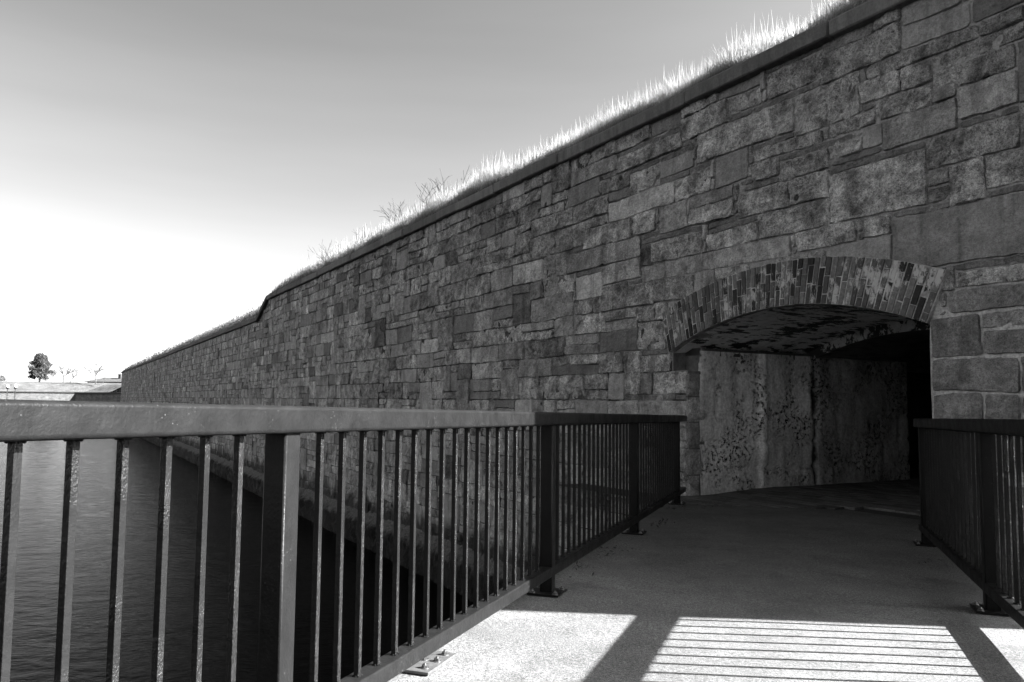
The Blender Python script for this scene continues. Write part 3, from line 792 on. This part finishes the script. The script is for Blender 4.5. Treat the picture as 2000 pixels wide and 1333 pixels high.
def guardrail(name, R, posts, y0, y1, label, pitch=.1305, nb=18, side=1):
    root = empty(name, (0, 0, 0), BZ); tag(root, label, 'railing', 'railings of the footbridge')
    def bar(nm, x0, x1, z0, z1, bev, mat):
        b2 = bmesh.new(); bbox(b2, x0, x1, y0, y1, z0, z1)
        es = [e for e in b2.edges if (e.verts[0].co-e.verts[1].co).length > (y1-y0)*.98]
        bmesh.ops.bevel(b2, geom=es, offset=bev, segments=5, affect='EDGES', profile=.5)
        for f in b2.faces: f.smooth = True
        # slice lengthwise for normals
        for v in b2.verts: v.co = sh(v.co)
        o = bm_obj(nm, b2, mat, root)
        md = o.modifiers.new('n', 'WEIGHTED_NORMAL'); md.keep_sharp = True
        return o
    bar('handrail', R-.058, R+.058, .984, 1.062, .013, PAINT)
    bar('bottom_rail', R-.038, R+.038, .102, .162, .008, PAINT)
    # post mesh
    bm = bmesh.new(); b = .0375
    bbox(bm, -b, b, -b, b, .006, .984)
    es = [e for e in bm.edges if abs(e.verts[0].co.z-e.verts[1].co.z) > .5]
    bmesh.ops.bevel(bm, geom=es, offset=.008, segments=4, affect='EDGES', profile=.5)
    for f in bm.faces: f.smooth = True
    pm = bpy.data.meshes.new('post'); bm.to_mesh(pm); bm.free(); pm.materials.append(PAINT)
    bm = bmesh.new(); bbox(bm, -.095, .095, -.095, .095, 0.001, .013, .002, 1); bp = bpy.data.meshes.new('base_plate'); bm.to_mesh(bp); bm.free(); bp.materials.append(PAINT)
    for y in posts:
        o = bpy.data.objects.new('post', pm); COL.objects.link(o); o.parent = root; o.location = (R, y, -SL*y)
        md = o.modifiers.new('n', 'WEIGHTED_NORMAL')
        p = bpy.data.objects.new('base_plate', bp); COL.objects.link(p); p.parent = root; p.location = (R, y, -SL*y+.004)
        for sx in (-.068, .068):
            for sy in (-.068, .068): add_nut(sx, sy, .012, p)
    # balusters
    bm = bmesh.new(); b = .0095
    nzs = 1
    bbox(bm, -b, b, -b, b, .158, .988)
    es = [e for e in bm.edges if abs(e.verts[0].co.z-e.verts[1].co.z) > .5]
    bmesh.ops.bevel(bm, geom=es, offset=.0016, segments=2, affect='EDGES', profile=.5)
    rw = random.Random(9)
    for zz in (.1635, .982):
        for ax in range(8):
            a_ = ax*math.pi/4
            bmesh.ops.create_icosphere(bm, subdivisions=1, radius=.0036+rw.random()*.0016, matrix=Matrix.Translation((max(-.0105, min(.0105, math.cos(a_)*.015)), max(-.0105, min(.0105, math.sin(a_)*.015)), zz)))
    me = bpy.data.meshes.new('baluster'); bm.to_mesh(me); bm.free(); me.materials.append(BAR)
    wbm = bmesh.new(); bmesh.ops.create_uvsphere(wbm, u_segments=8, v_segments=4, radius=.008)
    cnt = 0
    pl = sorted(posts)
    segs = list(zip(pl[:-1], pl[1:]))
    for a, c in segs:
        n_ = nb
        mid = (a+c)/2
        for k in range(n_):
            y = mid+(k-(n_-1)/2)*pitch
            if y < y0+.02 or y > y1-.02: continue
            o = bpy.data.objects.new('baluster', me); COL.objects.link(o); o.parent = root; o.location = (R, y, -SL*y); cnt += 1
    print(name, 'balusters', cnt)
    return root
left = guardrail('guardrail', -1.42, [-.63, 1.974, 4.58, 7.19, 9.80], -2.9, 10.32, 'black painted steel railing on the water side, its near panels in sunlight')
right = guardrail('guardrail', .975, [-2.6, 0.0, 2.58, 5.15, 7.62], -2.9, 7.78, 'black painted steel railing at the right edge of the deck, beside the passage')
# little welds at baluster feet of the left rail
# bolted plate
pl = empty('bolted_plate', (0, 0, 0), BZ)
tag(pl, 'flat steel plate with four bolts on the deck under the left railing', 'steel plate')
bm = bmesh.new(); bbox(bm, -1.545, -1.415, 2.97, 3.255, .004, .016, .0015, 1)
for v in bm.verts: v.co = sh(v.co)
bm_obj('plate', bm, mat_flat('weathered_plate', .05, .5, .5, .35, 30), pl)
for x, y in ((-1.505, 3.12), (-1.455, 3.215), (-1.447, 3.12), (-1.455, 3.02)): add_nut(x, y, .016-SL*y, pl)

# ---------------------------------------------------------------- far shore
def px(xx, yy, D):    # point on the ray through photo pixel (xx, yy) at distance D ahead
    d = rt*((xx-1000)/1560)+dn*((yy-666.5)/1560)+fw; k = D/d.y
    return Vector((d.x*k, D, 1.05+d.z*k))
# bank where the lamps stand
V = [(-59, 92, -1.4), (-60, 104, -1.4), (-80, 112, -1.4), (-300, 130, -1.4), (-300, 80, -1.4), (-110, 84, -1.4)]
V2 = V+[(-57, 90, -2.9), (-58, 106, -2.9), (-80, 115, -2.9), (-310, 134, -2.9), (-310, 76, -2.9), (-110, 80, -2.9)]
o = mesh_obj('far_bank', V2, [(0, 1, 2, 3, 4, 5)]+[(i, i+6, (i+1) % 6+6, (i+1) % 6) for i in range(6)], mat_earth('bank_mud', .012, .03)); tag(o, kind='structure')
# sunlit far fort wall
A = px(-330, 764.5, 236); B = px(330, 766.5, 262)
def wallseg(name, A, B, zt, zb, mat, label, cat, th=1.2):
    d = Vector((B.x-A.x, B.y-A.y, 0)); L = d.length; ang = math.atan2(d.y, d.x)
    r = empty(name, (A.x, A.y, 0), ang)
    V, F = [], []; n_ = 60
    bm = bmesh.new(); bbox(bm, 0, L, 0, th, zb, zt-.3); bm_obj('masonry', bm, mat, r)
    bm = bmesh.new()
    k = 0
    while k < L:
        e = min(L, k+3.0); bbox(bm, k+.01, e-.01, -.25, th, zt-.295, zt, .03, 1); k += 3.0
    bm_obj('coping', bm, mat_flat('far_coping', .04), r)
    tag(r, label, cat); return r, L, ang
def mat_farwall(name, lo, hi):
    m = M(name, .9, .2); br = m.n('ShaderNodeTexBrick'); 
    tc = m.n('ShaderNodeTexCoord'); s3 = m.xyz(tc.outputs['Object']); cb = m.n('ShaderNodeCombineXYZ'); m.lk(s3[0], cb.inputs[0]); m.lk(s3[2], cb.inputs[1]); m.lk(cb.outputs[0], br.inputs[0])
    br.inputs['Scale'].default_value = 1.1; br.inputs['Color1'].default_value = (lo, lo, lo, 1); br.inputs['Color2'].default_value = (hi, hi, hi, 1); br.inputs['Mortar'].default_value = (lo*.6,)*3+(1,)
    br.inputs['Mortar Size'].default_value = .03
    n_ = m.noise(m.pos(), .8, 5, .7); mx = m.n('ShaderNodeMix', data_type='RGBA', blend_type='MULTIPLY'); mx.inputs[0].default_value = 1; m.lk(br.outputs[0], mx.inputs[6])
    cc = m.n('ShaderNodeCombineColor'); v = m.rng(n_, .3, .7, .6, 1.25); [m.lk(v, cc.inputs[i]) for i in range(3)]; m.lk(cc.outputs[0], mx.inputs[7]); m.lk(mx.outputs[2], m.b.inputs['Base Color']); return m.m
wallseg('far_wall', A, B, 2.75, -3, mat_farwall('far_pale_stone', .10, .17), 'pale sunlit fort wall across the moat below the grass slope', 'fort wall')
# dark flank wall
A2 = px(148, 770, 142); B2 = px(262, 770, 127)
_ = 0
r, L, ang = wallseg('flank_wall', A2, B2, 1.93, -3, mat_farwall('flank_stone', .12, .24), 'short dark fort wall in shade between the pale far wall and the long wall', 'fort wall')
bm = bmesh.new()
vs = [bm.verts.new(p) for p in ((-3.0, 0, .2), (0, 0, 1.93), (0, 0, -3), (-3.0, 0, -3), (-3.0, 1.2, .2), (0, 1.2, 1.93), (0, 1.2, -3), (-3.0, 1.2, -3))]
for q in ((0, 3, 2, 1), (4, 5, 6, 7), (0, 1, 5, 4), (0, 4, 7, 3)): bm.faces.new([vs[i] for i in q])
bm_obj('ramped_end', bm, r.children[0].data.materials[0], r)
# its grass berm
V, F = [], []
fx = np.linspace(-1.5, 12, 28); fy = [.6, 1.2, 2.2, 3.5, 5.5, 9, 14, 30]; fh = [0, .2, .7, 1.25, 1.6, 1.8, 1.9, 1.9]
for x in fx:
    e = min(1, max(0, (x+1.6)/4.0)); zz = 1.93-.0 if x > 0 else 1.93+x*.6
    for y, h in zip(fy, fh): V.append((x, y, zz+h*e+.08*noise.noise(Vector((x, y, 0)))*min(1, h*3)))
for i in range(len(fx)-1):
    for k in range(len(fy)-1): a = i*len(fy)+k; F.append((a, a+len(fy), a+len(fy)+1, a+1))
o = mesh_obj('flank_slope', V, F, mat_earth('rough_turf', .02, .11, .8, .8), None, smooth=True); o.location = (A2.x, A2.y, 0); o.rotation_euler = (0, 0, ang); tag(o, kind='structure')
# rampart slope beyond the far wall
V, F = [], []
xs = np.linspace(-330, 40, 120); ys = [0, 1, 3, 5, 7, 9, 11, 13, 18, 60, 400]; zs = [2.7, 2.9, 3.6, 4.3, 5.0, 5.5, 5.8, 5.95, 6.0, 6.0, 6.0]
for x in xs:
    yb = 236+(x+201)*.292+.8
    for y, z in zip(ys, zs): V.append((x, yb+y, z+.12*noise.noise(Vector((x*.1, y*.2, 0)))))
for i in range(len(xs)-1):
    for k in range(len(ys)-1): a = i*len(ys)+k; F.append((a, a+len(ys), a+len(ys)+1, a+1))
o = mesh_obj('rampart_slope', V, F, SLOPE, None, smooth=True); tag(o, kind='structure')
# lamps
def lamp(xx, ytop, D, label):
    T_ = px(xx, ytop, D); zb = -1.4; H = T_.z-zb
    r = empty('street_lamp', (T_.x, T_.y, zb)); tag(r, label, 'street lamp', 'globe lamps on the far bank')
    bm = bmesh.new()
    for (h0, r0, h1, r1) in ((0, .16, .25, .13), (.25, .08, .5, .06), (.5, .055, H-.62, .045), (H-.62, .06, H-.56, .14), (H-.56, .14, H-.44, .16)):
        bmesh.ops.create_cone(bm, cap_ends=True, segments=12, radius1=r0, radius2=r1, depth=h1-h0, matrix=Matrix.Translation((0, 0, (h0+h1)/2)))
    bm_obj('pole', bm, mat_flat('lamp_black', .012, .4, .5), r)
    bm = bmesh.new(); bmesh.ops.create_uvsphere(bm, u_segments=16, v_segments=10, radius=.21, matrix=Matrix.Translation((0, 0, H-.24)))
    bmesh.ops.create_cone(bm, cap_ends=True, segments=8, radius1=.04, radius2=.01, depth=.09, matrix=Matrix.Translation((0, 0, H+.0)))
    bm_obj('globe', bm, mat_flat('opal_globe', .7, .3, .5, .02), r, smooth=True)
lamp(15.2, 751.2, 100, 'left one of two black posts with white globe lamps on the far bank')
lamp(30.4, 750.8, 98, 'right one of two black posts with white globe lamps on the far bank')
# trees
def tree_evergreen(xx, ybase, ytop, D, width, label, seed, n=9500, leafs=.34):
    Bp = px(xx, ybase, D); Tp = px(xx, ytop, D); H = Tp.z-Bp.z; R = random.Random(seed)
    r = empty('evergreen_tree', Bp); tag(r, label, 'tree')
    bm = bmesh.new(); tips = []
    p = Vector((0, 0, -.4)); tube(bm, p, Vector((.1, 0, H*.35)), .035*H, .026*H, 8); tube(bm, Vector((.1, 0, H*.35)), Vector((-.2, 0, H*.85)), .026*H, .006*H, 6)
    lobes = []
    for k in range(110):
        f = R.uniform(.13, .97); z = H*f; wr = width/2*min(1, (1.05-f)*2.0, .45+f*1.6)*(.85+.15*math.sin(k*2.1))
        a = R.uniform(0, 6.283); rr = wr*R.uniform(.35, 1.0)
        c = Vector((math.cos(a)*rr, math.sin(a)*rr, z-.10*rr)); lobes.append((c, R.uniform(.06, .11)*H))
        tube(bm, Vector((0, 0, max(.2*H, z-rr*.45))), c, .009*H, .003*H, 4)
    bm_obj('trunk', bm, mat_flat('bark', .05), r)
    V, F, AT = [], [], []
    for _ in range(n):
        c, s = R.choice(lobes); d = Vector((R.gauss(0, 1), R.gauss(0, 1), R.gauss(0, .55))); d = d.normalized()*R.uniform(.3, 1)**.5*s
        q = c+d; u = Vector((R.gauss(0, 1), R.gauss(0, 1), R.gauss(0, .5))).normalized(); v = u.orthogonal().normalized(); l = leafs*R.uniform(.5, 1.2)*H/10
        b = len(V); V += [q-u*l, q+v*l*.4, q+u*l, q-v*l*.4]; F.append((b, b+1, b+2, b+3)); AT += [R.random()]*4
    m = M('evergreen_leaf', .7, .3); m.grey(m.mix(m.attr('tone'), .006, .045))
    mesh_obj('crown', V, F, m.m, r, {'tone': AT})
tree_evergreen(77, 746, 690, 270, 9.3, 'dense dark evergreen tree on the far rampart', 3)
tree_evergreen(2, 746, 733.5, 275, 5.2, 'low evergreen top showing at the far left edge of the rampart', 5, 1200, .6)
def tree_bare(xx, ybase, ytop, D, lean, label, seed, val, lv=4, sp=.5):
    Bp = px(xx, ybase, D); Tp = px(xx, ytop, D); H = Tp.z-Bp.z; R = random.Random(seed)
    r = empty('bare_tree', Bp); tag(r, label, 'tree', 'leafless trees on the far rampart')
    bm = bmesh.new(); q = Vector((lean*.25*H, 0, H*.32)); tube(bm, Vector((0, 0, -.3)), q, .026*H, .019*H, 6)
    mt = mat_flat('bare_bark', val)
    bm_obj('trunk', bm, mt, r)
    bm = bmesh.new()
    for k in range(4):
        d = Vector((lean+R.gauss(0, .55), R.gauss(0, .5), 1.0)); branch(bm, R, q, d, H*.42, .016*H, lv-2, sp, .22, rmin=.012*H)
    zt = max(v.co.z for v in bm.verts)
    for v in bm.verts:
        k_ = (H-q.z)/(zt-q.z); v.co = Vector((q.x+(v.co.x-q.x)*min(1.1, k_*1.2), v.co.y, q.z+(v.co.z-q.z)*k_))
    bm_obj('crown', bm, mt, r)
tree_bare(123, 747, 711, 268, .1, 'leafless spreading tree just right of the dense evergreen', 11, .028)
tree_bare(99, 746, 723, 266, .7, 'small leafless tree leaning out from under the dense evergreen', 12, .03, 3)
tree_bare(135, 748, 723, 268, 1.0, 'thin leafless tree leaning right, in the middle of the far rampart', 13, .03, 3, .35)
tree_bare(187, 749, 706, 262, -.05, 'tall pale leafless tree in front of the low house', 14, .065)
tree_bare(201, 749, 733, 261, .3, 'short pale leafless tree beside the tall pale one', 15, .065, 3)
# low house
Hc = px(206, 749, 290); r = empty('low_house', (Hc.x, Hc.y, 5.6), 0); tag(r, 'low house roof with a chimney behind the pale leafless trees', 'house')
k = 290/1560
bm = bmesh.new(); bbox(bm, -6.6, 24, 0, 8, -1, 1.2); bm_obj('wall', bm, mat_flat('house_wall', .10), r)
bm = bmesh.new()
vs = [bm.verts.new(p) for p in ((-7.6, -.6, 1.2), (24.5, -.6, 1.2), (24.5, 8.6, 1.2), (-7.6, 8.6, 1.2), (-2.6, 4, 2.75), (20, 4, 2.8), (-7.6, -.6, 1.05), (24.5, -.6, 1.05), (24.5, 8.6, 1.05), (-7.6, 8.6, 1.05))]
for q in ((0, 1, 5, 4), (1, 2, 5), (2, 3, 4, 5), (3, 0, 4), (6, 7, 1, 0), (7, 8, 2, 1), (8, 9, 3, 2), (9, 6, 0, 3)): bm.faces.new([vs[i] for i in q])
rf = bm_obj('roof', bm, mat_flat('roof_slate', .045, .8, .3, .35, 1.5), r)
bm = bmesh.new(); bbox(bm, 3.2, 4.1, 2.6, 3.3, 1.5, 3.9); bbox(bm, 3.1, 4.2, 2.5, 3.4, 3.9, 4.05); bm_obj('chimney', bm, mat_flat('chimney_brick', .025), rf)
for xw in (-5, -1, 3, 7):
    bm = bmesh.new(); bbox(bm, xw-.5, xw+.5, -.05, .02, -.2, .7); bm_obj('window', bm, mat_flat('dark_glass', .02, .2, .5), r)
# mast
Mp = px(37, 747, 272); bm = bmesh.new(); 
bmesh.ops.create_cone(bm, cap_ends=True, segments=6, radius1=.06, radius2=.04, depth=1.8, matrix=Matrix.Translation((0, 0, .9)))
bbox(bm, -.25, .25, -.03, .03, 1.3, 1.36)
o = bm_obj('mast', bm, mat_flat('mast_grey', .10)); o.location = Mp; tag(o, 'tiny thin mast on the far rampart left of the evergreen', 'mast')

# leaf litter along the foot of the left railing
R = random.Random(5); V, F = [], []
for (cx_, cy_, sd_, n_) in ((-1.30, 7.9, .10, 35), (-1.40, 6.1, .16, 45), (-1.42, 5.3, .12, 25), (-1.38, 9.3, .10, 40), (.9, 6.6, .12, 15), (-1.0, 10.2, .25, 90)):
    for _ in range(n_):
        x, y = cx_+R.gauss(0, sd_*.5), cy_+R.gauss(0, sd_*1.6)
        if y > wally(x, -.06): continue
        z = -SL*y+.006+abs(R.gauss(0, .012)); a = R.uniform(0, 6.28); l = R.uniform(.008, .022)
        u = Vector((math.cos(a), math.sin(a), R.gauss(0, .4)))*l; v = Vector((-math.sin(a), math.cos(a), R.gauss(0, .4)))*l*.45
        p = Vector((max(x, DL+.02), y, z)); b = len(V); V += [p-u, p+v, p+u, p-v]; F.append((b, b+1, b+2, b+3))
o = mesh_obj('leaf_litter', V, F, mat_flat('dead_leaves', .03, .9, .2, .6, 60)); o.rotation_euler = (0, 0, BZ); tag(o, 'dead leaves drifted along the foot of the railings', 'leaf litter', kind='stuff')
